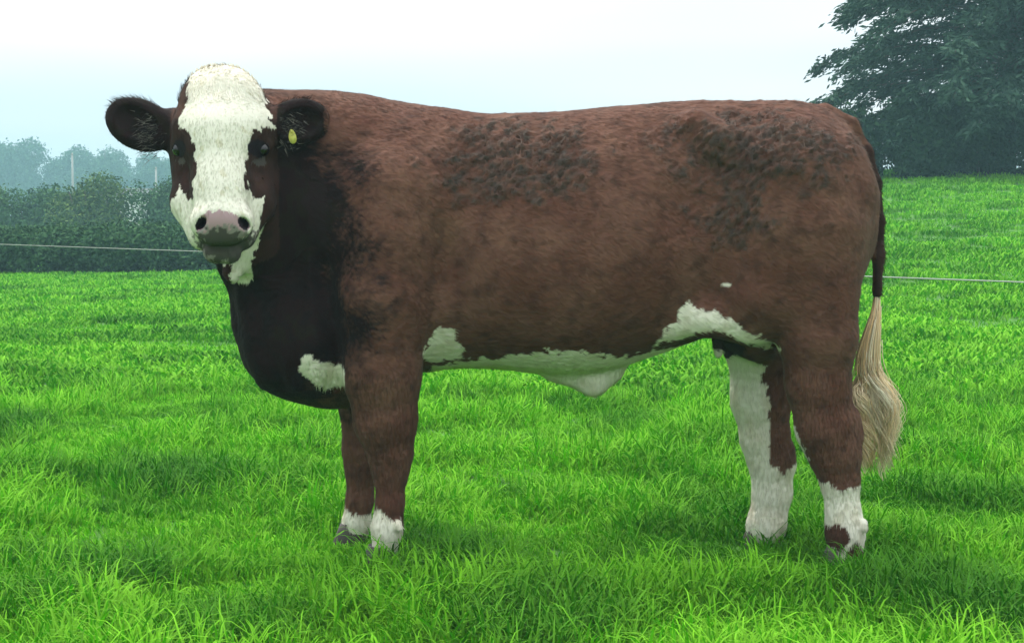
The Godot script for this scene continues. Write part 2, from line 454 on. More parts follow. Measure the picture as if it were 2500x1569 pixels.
func coat(p: Vector3, n: Vector3) -> Color:
	var w := Vector2(ragged.get_noise_3dv(p * 900.0), ragged.get_noise_3dv(p * 900.0 + Vector3(70, 10, 30))) * 0.014
	var q := Vector2(p.x, p.y) + w
	var patch := ragged.get_noise_3dv(p * 160.0)
	var red := RED.lerp(Color(0.138, 0.068, 0.047), clampf(0.5 + patch, 0.0, 1.0))
	red = red.lerp(Color(0.056, 0.028, 0.020), clampf(ragged.get_noise_3dv(p * 500.0 + Vector3(9, 9, 9)) * 1.1, 0.0, 0.8))
	var c := red
	# black-brown ears; shade on the turned neck and throat painted into the coat colour
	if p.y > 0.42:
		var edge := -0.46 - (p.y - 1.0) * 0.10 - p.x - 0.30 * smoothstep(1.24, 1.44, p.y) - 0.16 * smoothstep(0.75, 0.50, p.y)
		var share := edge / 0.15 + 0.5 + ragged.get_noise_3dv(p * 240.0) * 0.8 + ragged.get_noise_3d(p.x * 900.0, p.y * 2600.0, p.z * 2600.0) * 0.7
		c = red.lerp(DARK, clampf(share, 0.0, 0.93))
	# dark tail
	if p.x > 1.075 and absf(p.z) < 0.032 and p.y < 1.30 and p.x > 1.128 - 0.35 * maxf(p.y - 1.05, 0.0):
		c = DARK.lerp(red, 0.3)
	# muddy curls
	var mud := curls(p)
	if mud > 0.02 and absf(p.z) > 0.05:
		c = c.lerp(MUD, smoothstep(0.15, 0.7, mud) * (0.55 + 0.45 * clampf(ragged.get_noise_3dv(p * 1100.0) * 2.0, -1.0, 1.0)))
	# head
	if p.x < -0.55 and p.y > 0.86 and p.z > 0.14:
		if p.z > 0.235 or p.x < -0.9 and p.z > 0.17:
			c = DARK.lerp(red, 0.10)
			if p.x > -1.0 and p.x < -0.685 and (p.z > 0.26 or p.y > 1.30):
				c = DARK.lerp(red, 0.28 if p.y < 1.36 else 0.5)
		if p.x > -1.02 and p.x < -0.66:
			if p.z > (0.15 if p.y > 1.42 and p.x < -0.77 else (0.24 if p.x > -0.75 and p.y > 1.3 else 0.20)) and inside(poly_blaze, q):
				c = WHITE_HAIR
				if ragged.get_noise_3dv(p * 800.0) > 0.52:
					c = WHITE_HAIR * Color(0.86, 0.84, 0.76)
			if p.z > 0.44 and inside(poly_nose, q):
				c = Color(0.36, 0.24, 0.25)
			var lip := Vector2((p.x + 0.812) / 0.075, (p.y - 0.995) / 0.048).length() + ragged.get_noise_3dv(p * 1400.0) * 0.5
			if p.z > 0.36 and lip < 1.0:
				c = Color(0.075, 0.070, 0.062)
			elif p.z > 0.36 and lip < 1.25:
				c = Color(0.22, 0.20, 0.18)
			if p.z > 0.43 and p.y < 1.12:
				var a := Vector2(p.x - NOSTRILS[0], p.y - NOSTRILS[1]).rotated(0.45)
				var b := Vector2(p.x - NOSTRILS[2], p.y - NOSTRILS[1]).rotated(-0.45)
				if minf(Vector2(a.x / 0.0105, a.y / 0.020).length(), Vector2(b.x / 0.0105, b.y / 0.020).length()) < 1.0:
					c = Color(0.020, 0.015, 0.016)
			if minf(Vector2(p.x + 0.960, (p.y - 1.238) * 1.4).length(), Vector2(p.x + 0.726, (p.y - 1.236) * 1.4).length()) + w.x < 0.016:
				c = Color(0.085, 0.072, 0.070)
			# dark rims of the eyes
			if minf(Vector2(p.x + 0.958, p.y - 1.274).length(), Vector2(p.x + 0.730, p.y - 1.274).length()) < 0.025:
				c = Color(0.018, 0.015, 0.016)
		return c
	var soil := clampf(ragged.get_noise_3d(p.x * 500.0, p.y * 260.0, p.z * 500.0) * 1.3 - 0.05, 0.0, 0.6)
	var white := WHITE_HAIR.lerp(Color(0.56, 0.50, 0.37), soil)
	# white markings
	if p.z > 0.02 and p.z < 0.5:
		if inside(poly_brisket, q) or inside(poly_elbow, q) or inside(poly_flank, q):
			return white
		if p.y < 0.45 and inside(poly_hock, q):
			return white
		if Vector2((p.x - 0.636) / 0.014, (p.y - 0.875) / 0.006).length() + w.x * 20.0 < 1.0:
			return white
	# pale belly
	if p.x > -0.25 and p.x < 0.66 and p.y > 0.48 and n.y < 0.1:
		var line := 0.632 + 0.028 * smoothstep(-0.30, -0.10, p.x) * smoothstep(0.35, 0.15, p.x) + 0.055 * smoothstep(0.28, 0.55, p.x) + 0.02 * sin(p.x * 7.0) + w.y * 1.4
		if p.y < line:
			return white
	if p.y < 0.75 and p.x > 0.5:
		if p.z < -0.02:
			if inside(poly_far_hind, q):
				return white
		elif p.y < 0.34 and inside(poly_near_hind, q):
			if Vector2(p.x - 0.976, p.y - 0.116).length() + w.x * 0.5 < 0.038 or Vector2(p.x - 1.03, p.y - 0.066).length() + w.x < 0.032:
				return Color(0.075, 0.036, 0.026)
			return white
	elif p.y < 0.26:
		if p.z > 0.0 and inside(poly_near_fore, q):
			return white
		if p.z < 0.0 and inside(poly_far_fore, q):
			return white
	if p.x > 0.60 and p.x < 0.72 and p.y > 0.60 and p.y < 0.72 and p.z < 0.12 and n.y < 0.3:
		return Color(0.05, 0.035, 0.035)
	return c

# which way the hair lies
func lay(p: Vector3) -> Vector3:
	if p.y < 0.62:
		return Vector3(0.1, -1, 0)
	if p.x < -0.6 and p.z > 0.2:
		return Vector3(0, -1, 0.2) if p.y < 1.36 else Vector3((p.x + 0.85) * 3.0, 0.6, 0.6)
	return Vector3(1.0, -0.55, 0)

func make_heifer(at: Vector3) -> void:
	setup_bones()
	for l in LOBES:
		var r: Array = l.duplicate()
		r.append(cos(l[6]))
		r.append(sin(l[6]))
		lobe_list.append(r)
	var V := PackedVector3Array()
	var I := PackedInt32Array()
	var head := AABB(Vector3(-1.22, 0.86, 0.10), Vector3(0.66, 0.72, 0.50))
	net(Vector3(-1.02, -0.02, -0.42), Vector3(1.20, 1.50, 0.46), 0.0085, head, V, I)
	stage("body %d" % V.size())
	net(head.position, head.end, 0.0045, AABB(), V, I)
	stage("head %d" % V.size())
	# smooth normals
	var N := PackedVector3Array()
	N.resize(V.size())
	for i in range(0, I.size(), 3):
		var f := (V[I[i + 2]] - V[I[i]]).cross(V[I[i + 1]] - V[I[i]])
		N[I[i]] += f
		N[I[i + 1]] += f
		N[I[i + 2]] += f
	# curls and coarse relief of the coat, as real shape
	for i in V.size():
		N[i] = N[i].normalized()
		var p := V[i]
		var m := curls(p)
		var dh := lumps.get_noise_3dv(p * 60.0) * 0.004
		if p.x > -0.55 or p.z < 0.24 and p.y < 1.2:
			dh += ragged.get_noise_3d(p.x * 900.0 + p.y * 500.0, p.y * 2600.0, p.z * 1500.0) * 0.0022
		if m > 0.02:
			dh += m * (0.004 + ragged.get_noise_3dv(p * 1500.0) * 0.016)
		# folds of loose skin round the turned neck
		if p.x < -0.42 and p.y > 0.55 and p.y < 1.3 and not (p.z > 0.24 and p.y > 0.9):
			var fold := sin(p.x * 62.0 + p.y * 9.0 + lumps.get_noise_3dv(p * 90.0) * 5.0)
			dh += fold * 0.0055 * smoothstep(-0.42, -0.56, p.x) * smoothstep(1.32, 1.15, p.y)
		V[i] = p + N[i] * dh
	var M := PackedVector3Array()
	M.resize(V.size())
	for i in range(0, I.size(), 3):
		var f := (V[I[i + 2]] - V[I[i]]).cross(V[I[i + 1]] - V[I[i]])
		M[I[i]] += f
		M[I[i + 1]] += f
		M[I[i + 2]] += f
	var C := PackedColorArray()
	C.resize(V.size())
	for i in V.size():
		M[i] = M[i].normalized()
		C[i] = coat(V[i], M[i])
	stage("coat")
	var cow := thing("heifer", at, "red-brown heifer with white blazed face standing side-on in the pasture looking out", "cow")
	var hide := vertex_paint(0.75)
	hide.metallic_specular = 0.15
	hide.rim_enabled = true
	hide.rim = 0.06
	hide.rim_tint = 0.6
	part("body", array_mesh(V, M, C, I), hide, cow)
	# hair over the whole coat
	var area := PackedFloat32Array()
	var total := 0.0
	for i in range(0, I.size(), 3):
		total += (V[I[i + 2]] - V[I[i]]).cross(V[I[i + 1]] - V[I[i]]).length()
		area.append(total)
	var hv := PackedVector3Array()
	var hn := PackedVector3Array()
	var hc := PackedColorArray()
	for s in 170000:
		var t := area.bsearch(rng.randf() * total) * 3
		if t + 2 >= I.size():
			continue
		var a := rng.randf()
		var b := rng.randf()
		if a + b > 1.0:
			a = 1.0 - a
			b = 1.0 - b
		var p := V[I[t]] + (V[I[t + 1]] - V[I[t]]) * a + (V[I[t + 2]] - V[I[t]]) * b
		if p.z < -0.12 and p.y > 0.7 and p.y < 1.3:
			continue
		var n := M[I[t]]
		if p.z > 0.43 and p.y < 1.12 and p.x < -0.7 and inside(poly_nose, Vector2(p.x, p.y)):
			continue
		var f := lay(p)
		var m := curls(p)
		f += Vector3(rng.randfn(), rng.randfn(), rng.randfn()) * (0.16 + 0.9 * m)
		f = (f - n * f.dot(n)).normalized()
		f = (f + n * rng.randf_range(0.08, 0.28 + 0.5 * m)).normalized()
		var long := rng.randf_range(0.010, 0.022) * (1.0 + 0.4 * m)
		if p.x < -0.6 and p.z > 0.2:
			long *= 1.7 if p.y > 1.40 else 0.6
		var side := f.cross(n).normalized() * 0.0011
		hv.append_array([p + side, p - side, p + f * long])
		var hnn := (n + f * 0.2).normalized()
		hn.append_array([hnn, hnn, hnn])
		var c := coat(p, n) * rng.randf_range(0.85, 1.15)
		c.a = 1.0
		hc.append_array([c, c, c])
	# pale hair inside the ears
	for e in [[-1.085, 1.335, -1.0], [-0.630, 1.345, 1.0]]:
		for s in 500:
			var p := Vector3(e[0] - e[2] * 0.03 + rng.randfn() * 0.022, e[1] - 0.015 + rng.randfn() * 0.026, (0.262 if e[2] < 0.0 else 0.282) + rng.randf() * 0.012)
			var f := Vector3(e[2] * rng.randf_range(0.2, 0.9), rng.randf_range(-0.6, 0.3), rng.randf_range(0.3, 0.7)).normalized()
			var side := f.cross(Vector3(0.2, 0.3, 1)).normalized() * 0.0010
			var tip := p + f * rng.randf_range(0.02, 0.04)
			var en := (tip - p).cross(side).normalized()
			hv.append_array([p + side, p - side, tip])
			for q in 3:
				hn.append(-en)
				hc.append(Color(0.16, 0.15, 0.12) if s % 4 == 0 else Color(0.02, 0.018, 0.018))
	var fur := vertex_paint(0.7)
	fur.metallic_specular = 0.2
	fur.rim_enabled = true
	fur.rim = 0.06
	fur.rim_tint = 0.6
	var hair := part("coat_hair", array_mesh(hv, hn, hc), fur, cow)
	hair.set_meta("kind", "stuff")
	# eyes
	for x in [[-0.958, -1.0], [-0.730, 1.0]]:
		var ball := SphereMesh.new()
		ball.radius = 0.021
		ball.height = 0.042
		ball.radial_segments = 20
		ball.rings = 12
		var eye := part("eye", ball, paint(Color(0.010, 0.008, 0.008), 0.08), cow)
		eye.position = Vector3(x[0] + x[1] * 0.006, 1.272, 0.329)
	# the tail's switch: ropes of crimped hair
	var st := begin()
	for lock in 34:
		var r := sqrt(rng.randf())
		var around := rng.randf() * TAU
		var upper := lock % 2 == 0
		var start_y := rng.randf_range(0.74, 0.86) if upper else rng.randf_range(0.50, 0.72)
		var tip_y := rng.randf_range(0.30, 0.47)
		var phase := rng.randf() * TAU
		var waves := rng.randf_range(9.0, 16.0)
		var curl := rng.randf_range(0.010, 0.020)
		var shade := Color(0.85, 0.77, 0.58).lerp(Color(0.74, 0.50, 0.24), smoothstep(0.48, 0.34, tip_y) * rng.randf_range(0.2, 1.0))
		for s in 46:
			var off := Vector2(rng.randfn(), rng.randfn()) * 0.0050
			var own := rng.randf_range(-0.05, 0.05)
			var pts := []
			var rad := []
			for k in 12:
				var t := k / 11.0
				var y := lerpf(start_y + own * 0.4, tip_y + own, t)
				var full := smoothstep(0.86, 0.56, y)
				var width := 0.005 + 0.020 * full + 0.044 * smoothstep(0.60, 0.50, y) * (1.0 - 0.45 * smoothstep(0.45, 0.32, y))
				var mid := 1.140 - 0.026 * smoothstep(0.82, 0.62, y) + 0.020 * smoothstep(0.62, 0.50, y) + 0.012 * smoothstep(0.45, 0.35, y)
				var wave := curl * smoothstep(0.66, 0.50, y)
				var loose := 0.4 + 1.4 * full
				pts.append(Vector3(mid + cos(around) * r * width + sin(phase + t * waves) * wave + off.x * loose, y, sin(around) * r * width + cos(phase + t * waves) * wave + off.y * loose))
				rad.append(0.0015 * (1.0 - 0.6 * t))
			tube(st, pts, rad, 3, shade * rng.randf_range(0.8, 1.2))
	var sw := part("tail_switch", done(st), vertex_paint(0.75), cow)
	sw.set_meta("label", "cream crimped hair at the end of the tail")
	# hooves: two claws each
	var horn := paint(Color(0.05, 0.04, 0.032), 0.6)
	for h in [Vector3(-0.394, 0, 0.20), Vector3(-0.515, 0, -0.16), Vector3(1.005, 0, 0.19), Vector3(0.820, 0, -0.17)]:
		var hs := begin()
		for claw in [-1.0, 1.0]:
			var rings := []
			for k in 5:
				var t := k / 4.0
				var ring := []
				for s in 12:
					var g := TAU * s / 12
					ring.append(h + Vector3(cos(g) * lerpf(0.062, 0.042, t) - 0.022 * (1.0 - t), -0.02 + 0.105 * t, sin(g) * lerpf(0.028, 0.022, t) + claw * lerpf(0.027, 0.020, t)))
				rings.append(ring)
			for k in 4:
				for s in 12:
					var q := (s + 1) % 12
					for v in [rings[k][s], rings[k + 1][q], rings[k + 1][s], rings[k][s], rings[k][q], rings[k + 1][q]]:
						hs.add_vertex(v)
			for s in 12:
				hs.add_vertex(rings[4][0])
				hs.add_vertex(rings[4][s])
				hs.add_vertex(rings[4][(s + 1) % 12])
		part("hoof", done(hs), horn, cow)
	# ear tag
	var ts := begin()
	ts.set_color(Color.WHITE)
	var outline := []
	for g in 14:
		var t := TAU * g / 14
		outline.append(Vector2(cos(t) * 0.013 * (1.0 - 0.25 * sin(t)), sin(t) * 0.026))
	for face in [0.0, 0.003]:
		for g in range(1, 13):
			var tri := [outline[0], outline[g], outline[g + 1]]
			if face > 0.0:
				tri.reverse()
			for v in tri:
				ts.add_vertex(Vector3(v.x, v.y, face))
	for g in 14:
		var a: Vector2 = outline[g]
		var b: Vector2 = outline[(g + 1) % 14]
		for v in [Vector3(a.x, a.y, 0), Vector3(a.x, a.y, 0.003), Vector3(b.x, b.y, 0.003), Vector3(a.x, a.y, 0), Vector3(b.x, b.y, 0.003), Vector3(b.x, b.y, 0)]:
			ts.add_vertex(v)
	tube(ts, [Vector3(0, 0.016, -0.006), Vector3(0, 0.016, 0.007)], [0.006, 0.005], 8)
	var tg := part("ear_tag", done(ts), paint(Color(0.46, 0.45, 0.08), 0.6), cow)
	tg.position = Vector3(-0.640, 1.310, 0.305)
	tg.scale = Vector3.ONE * 0.85
	tg.rotation = Vector3(-0.2, 0.25, 0.12)
	tg.set_meta("label", "small yellow plastic tag in the ear")
	stage("heifer")

# ---------------------------------------------------------------- leaves, bushes and trees
# diamond leaves spread through lumpy blobs: [centre, radii]
func foliage(blobs: Array, count: int, size: float, c1: Color, c2: Color, depth := 0.55, narrow := 0.5) -> ArrayMesh:
	var v := PackedVector3Array()
	var n := PackedVector3Array()
	var c := PackedColorArray()
	var idx := PackedInt32Array()
	var weights := []
	var total := 0.0
	for b in blobs:
		total += pow(b[1].x * b[1].y * b[1].z, 0.667)
		weights.append(total)
	for i in count:
		var pick := rng.randf() * total
		var k := 0
		while weights[k] < pick:
			k += 1
		var dir := Vector3(rng.randfn(), rng.randfn(), rng.randfn()).normalized()
		var b: Array = blobs[k]
		var lump := 1.0 + 0.35 * lumps.get_noise_3dv(dir * 130.0 + b[0] * 40.0) + 0.25 * lumps.get_noise_3dv(dir * 420.0 + b[0] * 90.0)
		var r := (depth + (1.0 - depth) * pow(rng.randf(), 0.45)) * lump
		var p: Vector3 = b[0] + dir * b[1] * r
		if p.y < 0.02:
			p.y = rng.randf() * 0.15
		var face := (dir * 0.7 + Vector3(rng.randfn(), rng.randfn() + 0.4, rng.randfn()) * 0.6).normalized()
		var along := face.cross(Vector3(rng.randfn(), rng.randfn(), rng.randfn())).normalized()
		var s := size * rng.randf_range(0.6, 1.35)
		var across := face.cross(along) * s * narrow
		along *= s
		var o := v.size()
		v.append_array([p - along, p + across, p + along, p - across])
		var turned := along.cross(across).normalized()
		n.append_array([turned, turned, turned, turned])
		var col := c1.lerp(c2, rng.randf())
		c.append_array([col, col, col, col])
		idx.append_array([o, o + 1, o + 2, o, o + 2, o + 3])
	return array_mesh(v, n, c, idx)

func leaf_material() -> StandardMaterial3D:
	var m := vertex_paint(0.95)
	m.metallic_specular = 0.2
	m.backlight_enabled = true
	m.backlight = Color(0.05, 0.09, 0.03)
	m.cull_mode = BaseMaterial3D.CULL_DISABLED
	return m

func make_bush(called: String, at: Vector3, wide: float, tall: float, count: int, leaf: float, c1: Color, c2: Color, label: String, category: String, group: String, leaves: Material, bark: Material) -> Node3D:
	var o := thing(called, at, label, category, group)
	var blobs := []
	for i in 7:
		var a := TAU * i / 7.0 + rng.randf()
		var r := wide * rng.randf_range(0.15, 0.55)
		var h := tall * rng.randf_range(0.25, 0.68)
		blobs.append([Vector3(cos(a) * r, h, sin(a) * r * 0.7), Vector3(wide * rng.randf_range(0.32, 0.5), minf(h * 1.05, tall - h) * rng.randf_range(0.9, 1.1), wide * rng.randf_range(0.3, 0.45))])
	part("foliage", foliage(blobs, count, leaf, c1, c2), leaves, o)
	var st := begin()
	for i in 5:
		var a := rng.randf() * TAU
		tube(st, [Vector3(cos(a), 0, sin(a)) * wide * 0.08 + Vector3(0, -0.1, 0), Vector3(cos(a), 0, sin(a)) * wide * 0.2 + Vector3(0, tall * 0.4, 0), Vector3(cos(a), 0, sin(a)) * wide * 0.32 + Vector3(0, tall * 0.75, 0)], [tall * 0.02, tall * 0.014, tall * 0.005], 5)
	part("stem", done(st), bark, o)
	return o

func make_tree(called: String, at: Vector3, wide: float, tall: float, count: int, leaf: float, c1: Color, c2: Color, label: String, group: String, leaves: Material, bark: Material) -> Node3D:
	var o := thing(called, at, label, "tree", group)
	var st := begin()
	tube(st, [Vector3(0, -0.3, 0), Vector3(0.02, tall * 0.3, 0), Vector3(-0.05, tall * 0.6, 0.04), Vector3(0, tall * 0.9, 0)], [tall * 0.03, tall * 0.022, tall * 0.014, tall * 0.004], 7)
	var blobs := [[Vector3(0, tall * 0.55, 0), Vector3(wide * 0.45, tall * 0.32, wide * 0.45)]]
	for i in 9:
		var a := TAU * i / 9.0 * 2.4 + rng.randf()
		var r := wide * rng.randf_range(0.2, 0.55)
		var h := tall * rng.randf_range(0.25, 0.82)
		var q := Vector3(cos(a) * r, h, sin(a) * r)
		blobs.append([q, Vector3(wide, tall * 0.62, wide) * rng.randf_range(0.22, 0.36)])
		tube(st, [Vector3(0, h * 0.6, 0), q * Vector3(0.5, 0.9, 0.5), q], [tall * 0.011, tall * 0.007, tall * 0.003], 5)
	part("trunk", done(st), bark, o)
	part("crown", foliage(blobs, count, leaf, c1, c2, 0.4), leaves, o)
	return o

func copy_of(o: Node3D, called: String, at: Vector3, turn: float, grow: Vector3, label: String) -> Node3D:
	var c: Node3D = o.duplicate()
	c.name = numbered(called)
	add_child(c)
	c.position = at
	c.rotation.y = turn
	c.scale = grow
	c.set_meta("label", label)
	return c

# the big feathery tree on the right: limbs in tiers with drooping sprays
func make_feathery_tree(at: Vector3, leaves: Material, bark: Material) -> void:
	var o := thing("feathery_tree", at, "tall dark feathery tree with drooping sprays rising above the right-hand hedge", "tree")
	var st := begin()
	tube(st, [Vector3(0, -0.3, 0), Vector3(0.05, 2.0, 0), Vector3(-0.05, 5.0, 0.05), Vector3(0, 9.6, 0)], [0.20, 0.16, 0.11, 0.02], 9)
	part("trunk", done(st), bark, o)
	var lt := begin()
	var v := PackedVector3Array()
	var n := PackedVector3Array()
	var c := PackedColorArray()
	var idx := PackedInt32Array()
	for i in 300:
		var t := (i + rng.randf()) / 300.0
		var h := lerpf(0.7, 9.0, t)
		var reach := 4.0 * (1.0 - pow(t, 1.6)) * (rng.randf_range(0.62, 1.0) if i % 6 else 1.06) + 0.35
		if h < 1.5:
			reach *= 0.75
		var a := i * 2.39996 + rng.randf() * 0.5
		var out := Vector3(cos(a), 0, sin(a))
		var pts := []
		var rad := []
		var lift := rng.randf_range(0.10, 0.35)
		for k in 7:
			var s := k / 6.0
			pts.append(Vector3(0, h, 0) + out * reach * s + Vector3(0, reach * (lift * s - 0.30 * s * s * s), 0) + Vector3(rng.randfn(), 0, rng.randfn()) * 0.05 * s)
			rad.append(lerpf(0.045, 0.008, s))
		tube(lt, pts, rad, 5)
		var twigs := int(10 + reach * 7)
		for q in twigs:
			var s := sqrt(rng.randf()) * 0.98 + 0.02
			var f := s * 6.0
			var k := mini(int(f), 5)
			var p: Vector3 = pts[k].lerp(pts[k + 1], f - k)
			var swing := (1.0 if q % 2 else -1.0) * rng.randf_range(0.3, 1.1)
			var d := (out.rotated(Vector3.UP, swing) + Vector3(0, rng.randf_range(-0.35, 0.25), 0)).normalized()
			var long := rng.randf_range(0.35, 0.95) * (1.1 - 0.55 * s)
			for z in 20:
				var g := (z + rng.randf()) / 20.0
				var m := p + d * long * g + Vector3(0, -0.32 * long * g * g, 0) + Vector3(rng.randfn(), rng.randfn(), rng.randfn()) * 0.06
				var along := (d * 0.9 + Vector3(rng.randfn() * 0.45, rng.randf_range(-0.9, 0.1), rng.randfn() * 0.45)).normalized()
				var face := along.cross(Vector3(rng.randfn(), rng.randfn(), rng.randfn())).normalized()
				var size := rng.randf_range(0.04, 0.11)
				var across := face.cross(along) * size * 0.30
				along *= size
				var b := v.size()
				v.append_array([m - along, m + across, m + along, m - across])
				var turned := along.cross(across).normalized()
				n.append_array([turned, turned, turned, turned])
				var col := Color(0.020, 0.045, 0.030).lerp(Color(0.048, 0.092, 0.060), rng.randf())
				c.append_array([col, col, col, col])
				idx.append_array([b, b + 1, b + 2, b, b + 2, b + 3])
	part("limbs", done(lt), bark, o)
	part("crown", array_mesh(v, n, c, idx), leaves, o)
	stage("feathery tree %d" % (idx.size() / 3))

# ---------------------------------------------------------------- grass
func clump(blades: int, tall: float, spread: float, width: float, lean: float) -> ArrayMesh:
	var v := PackedVector3Array()
	var n := PackedVector3Array()
	var c := PackedColorArray()
	var idx := PackedInt32Array()
	for i in blades:
		var a := rng.randf() * TAU
		var r := sqrt(rng.randf()) * spread
		var p := Vector3(cos(a) * r, -0.015, sin(a) * r)
		var g := rng.randf() * TAU
		var to := Vector3(cos(g), 0, sin(g))
		var h := tall * rng.randf_range(0.45, 1.15)
		var bend := lean * rng.randf_range(0.2, 1.3) * h
		var side := to.cross(Vector3.UP).rotated(Vector3.UP, rng.randfn() * 0.6) * width * rng.randf_range(0.6, 1.3)
		var tint := rng.randf()
		var col := Color(0.78, 0.82, 0.70).lerp(Color(1.25, 1.12, 1.05), tint)
		if rng.randf() < 0.06:
			col = Color(2.4, 1.15, 3.0)
		var o := v.size()
		var q1 := p + to * bend * 0.22 + Vector3(0, h * 0.48, 0)
		var q2 := p + to * bend * 0.60 + Vector3(0, h * 0.80, 0)
		var q3 := p + to * bend + Vector3(0, h * lerpf(1.0, 0.82, minf(bend / h, 1.0)), 0)
		v.append_array([p - side * 0.7, p + side * 0.7, q1 - side, q1 + side, q2 - side * 0.75, q2 + side * 0.75, q3])
		var low := (q1 - p).cross(side).normalized()
		var high := (q3 - q2).cross(side).normalized()
		var between := (q2 - q1).cross(side).normalized()
		n.append_array([low, low, (low + between).normalized(), (low + between).normalized(), (between + high).normalized(), (between + high).normalized(), high])
		for k in 7:
			c.append(col)
		idx.append_array([o, o + 1, o + 3, o, o + 3, o + 2, o + 2, o + 3, o + 5, o + 2, o + 5, o + 4, o + 4, o + 5, o + 6])
	return array_mesh(v, n, c, idx)

func grass_field(called: String, label: String, mesh: ArrayMesh, spots: Array, m: Material) -> void:
	var mm := MultiMesh.new()
	mm.transform_format = MultiMesh.TRANSFORM_3D
	mm.use_colors = true
	mm.mesh = mesh
	mm.instance_count = spots.size()
	for i in spots.size():
		var s: Array = spots[i]
		mm.set_instance_transform(i, s[0])
		mm.set_instance_color(i, s[1])
	var o := MultiMeshInstance3D.new()
	o.name = numbered(called)
	o.multimesh = mm
	o.material_override = m
	add_child(o)
	o.set_meta("kind", "stuff")
	tag(o, label, "grass")

func grass_tint(x: float, z: float) -> Color:
	var a := lumps.get_noise_2d(x * 14.0 + 300.0, z * 22.0)
	var b := lumps.get_noise_2d(x * 45.0, z * 60.0 + 80.0)
	var t := clampf(0.74 + a * 1.0 + b * 0.8, 0.0, 1.0)
	return Color(0.062, 0.210, 0.009).lerp(Color(0.155, 0.405, 0.018), t)

func make_grass() -> void:
	var m := vertex_paint(0.85)
	m.metallic_specular = 0.25
	m.backlight_enabled = true
	m.backlight = Color(0.30, 0.62, 0.04)
	m.cull_mode = BaseMaterial3D.CULL_DISABLED
	var kinds := [clump(34, 0.078, 0.060, 0.0028, 0.6), clump(32, 0.058, 0.065, 0.0030, 0.9), clump(24, 0.125, 0.055, 0.0030, 0.95)]
	var spots := [[], [], []]
	var rank := []
	for i in 26:
		var rz := -rng.randf_range(3.9, 9.5)
		rank.append(Vector3(rng.randf_range(-0.36, 0.36) * -rz, rz, rng.randf_range(0.08, 0.26)))
	var z := -3.2
	while z > -10.0:
		var half := 0.345 * -z + 0.75
		var gap := 0.040 + 0.003 * (-z - 4.0)
		var x := -half
		while x < half:
			var px := x + rng.randf_range(-0.5, 0.5) * gap * 2.4
			var pz := z + rng.randf_range(-0.5, 0.5) * gap * 2.4
			var tall := lumps.get_noise_2d(px * 30.0 + 90.0, pz * 30.0)
			var k := 1 if tall < -0.05 else 0
			if tall > 0.12 and rng.randf() < 0.55 or rng.randf() < 0.05:
				k = 2
			var lush := 0.0
			for q in rank:
				lush = maxf(lush, 1.0 - Vector2(px - q.x, (pz - q.y) * 0.7).length() / q.z)
			if lush > 0.0 and rng.randf() < 0.8:
				k = 2
			var g := rng.randf_range(0.75, 1.15) * (1.0 + 0.5 * tall)
			for hoof in [Vector2(-0.394, -4.80), Vector2(1.005, -4.81), Vector2(0.820, -5.17)]:
				if Vector2(px - hoof.x, (pz - hoof.y - 0.10) * 0.6).length() < 0.16:
					g *= 0.85                                       # trodden down round the hooves
			var b := Basis(Vector3.UP, rng.randf() * TAU).rotated(Vector3(1, 0, 0), rng.randfn() * 0.12).scaled(Vector3(1, 1, 1) * g)
			spots[k].append([Transform3D(b, Vector3(px, rise(px, pz), pz)), grass_tint(px, pz).lerp(Color(0.038, 0.150, 0.010), 0.7 * minf(lush * 3.0, 1.0)) * rng.randf_range(0.75, 1.25)])
			x += gap
		z -= gap
	grass_field("pasture_grass", "bright green short blades of grass all over the pasture around the heifer", kinds[0], spots[0], m)
	grass_field("cropped_grass", "low cropped grass in the gaps between the longer patches", kinds[1], spots[1], m)
	grass_field("grass_tufts", "longer tufts of bent grass scattered through the near pasture", kinds[2], spots[2], m)
	stage("near grass %d" % (spots[0].size() + spots[1].size() + spots[2].size()))
	var far_kind := clump(30, 0.070, 0.15, 0.0070, 0.8)
	var far := []
	z = -9.6
	while z > -37.0:
		var half := 0.35 * -z + 4.0
		var gap := 0.10 + 0.0060 * (-z - 9.6)
		var x := -half
		while x < half:
			var px := x + rng.randf_range(-0.5, 0.5) * gap * 3.0
			var pz := z + rng.randf_range(-0.5, 0.5) * gap * 3.0
			var g := rng.randf_range(0.7, 1.2) * (1.0 + 0.7 * lumps.get_noise_2d(px * 20.0, pz * 26.0)) * (1.0 + 0.012 * (-pz - 9.6))
			var b := Basis(Vector3.UP, rng.randf() * TAU).scaled(Vector3(g * 1.1, g, g * 1.1))
			far.append([Transform3D(b, Vector3(px, rise(px, pz), pz)), grass_tint(px, pz) * rng.randf_range(0.85, 1.15)])
			x += gap
		z -= gap
	grass_field("meadow_grass", "pasture grass running back and up the slope behind the heifer", far_kind, far, m)
	stage("far grass %d" % far.size())

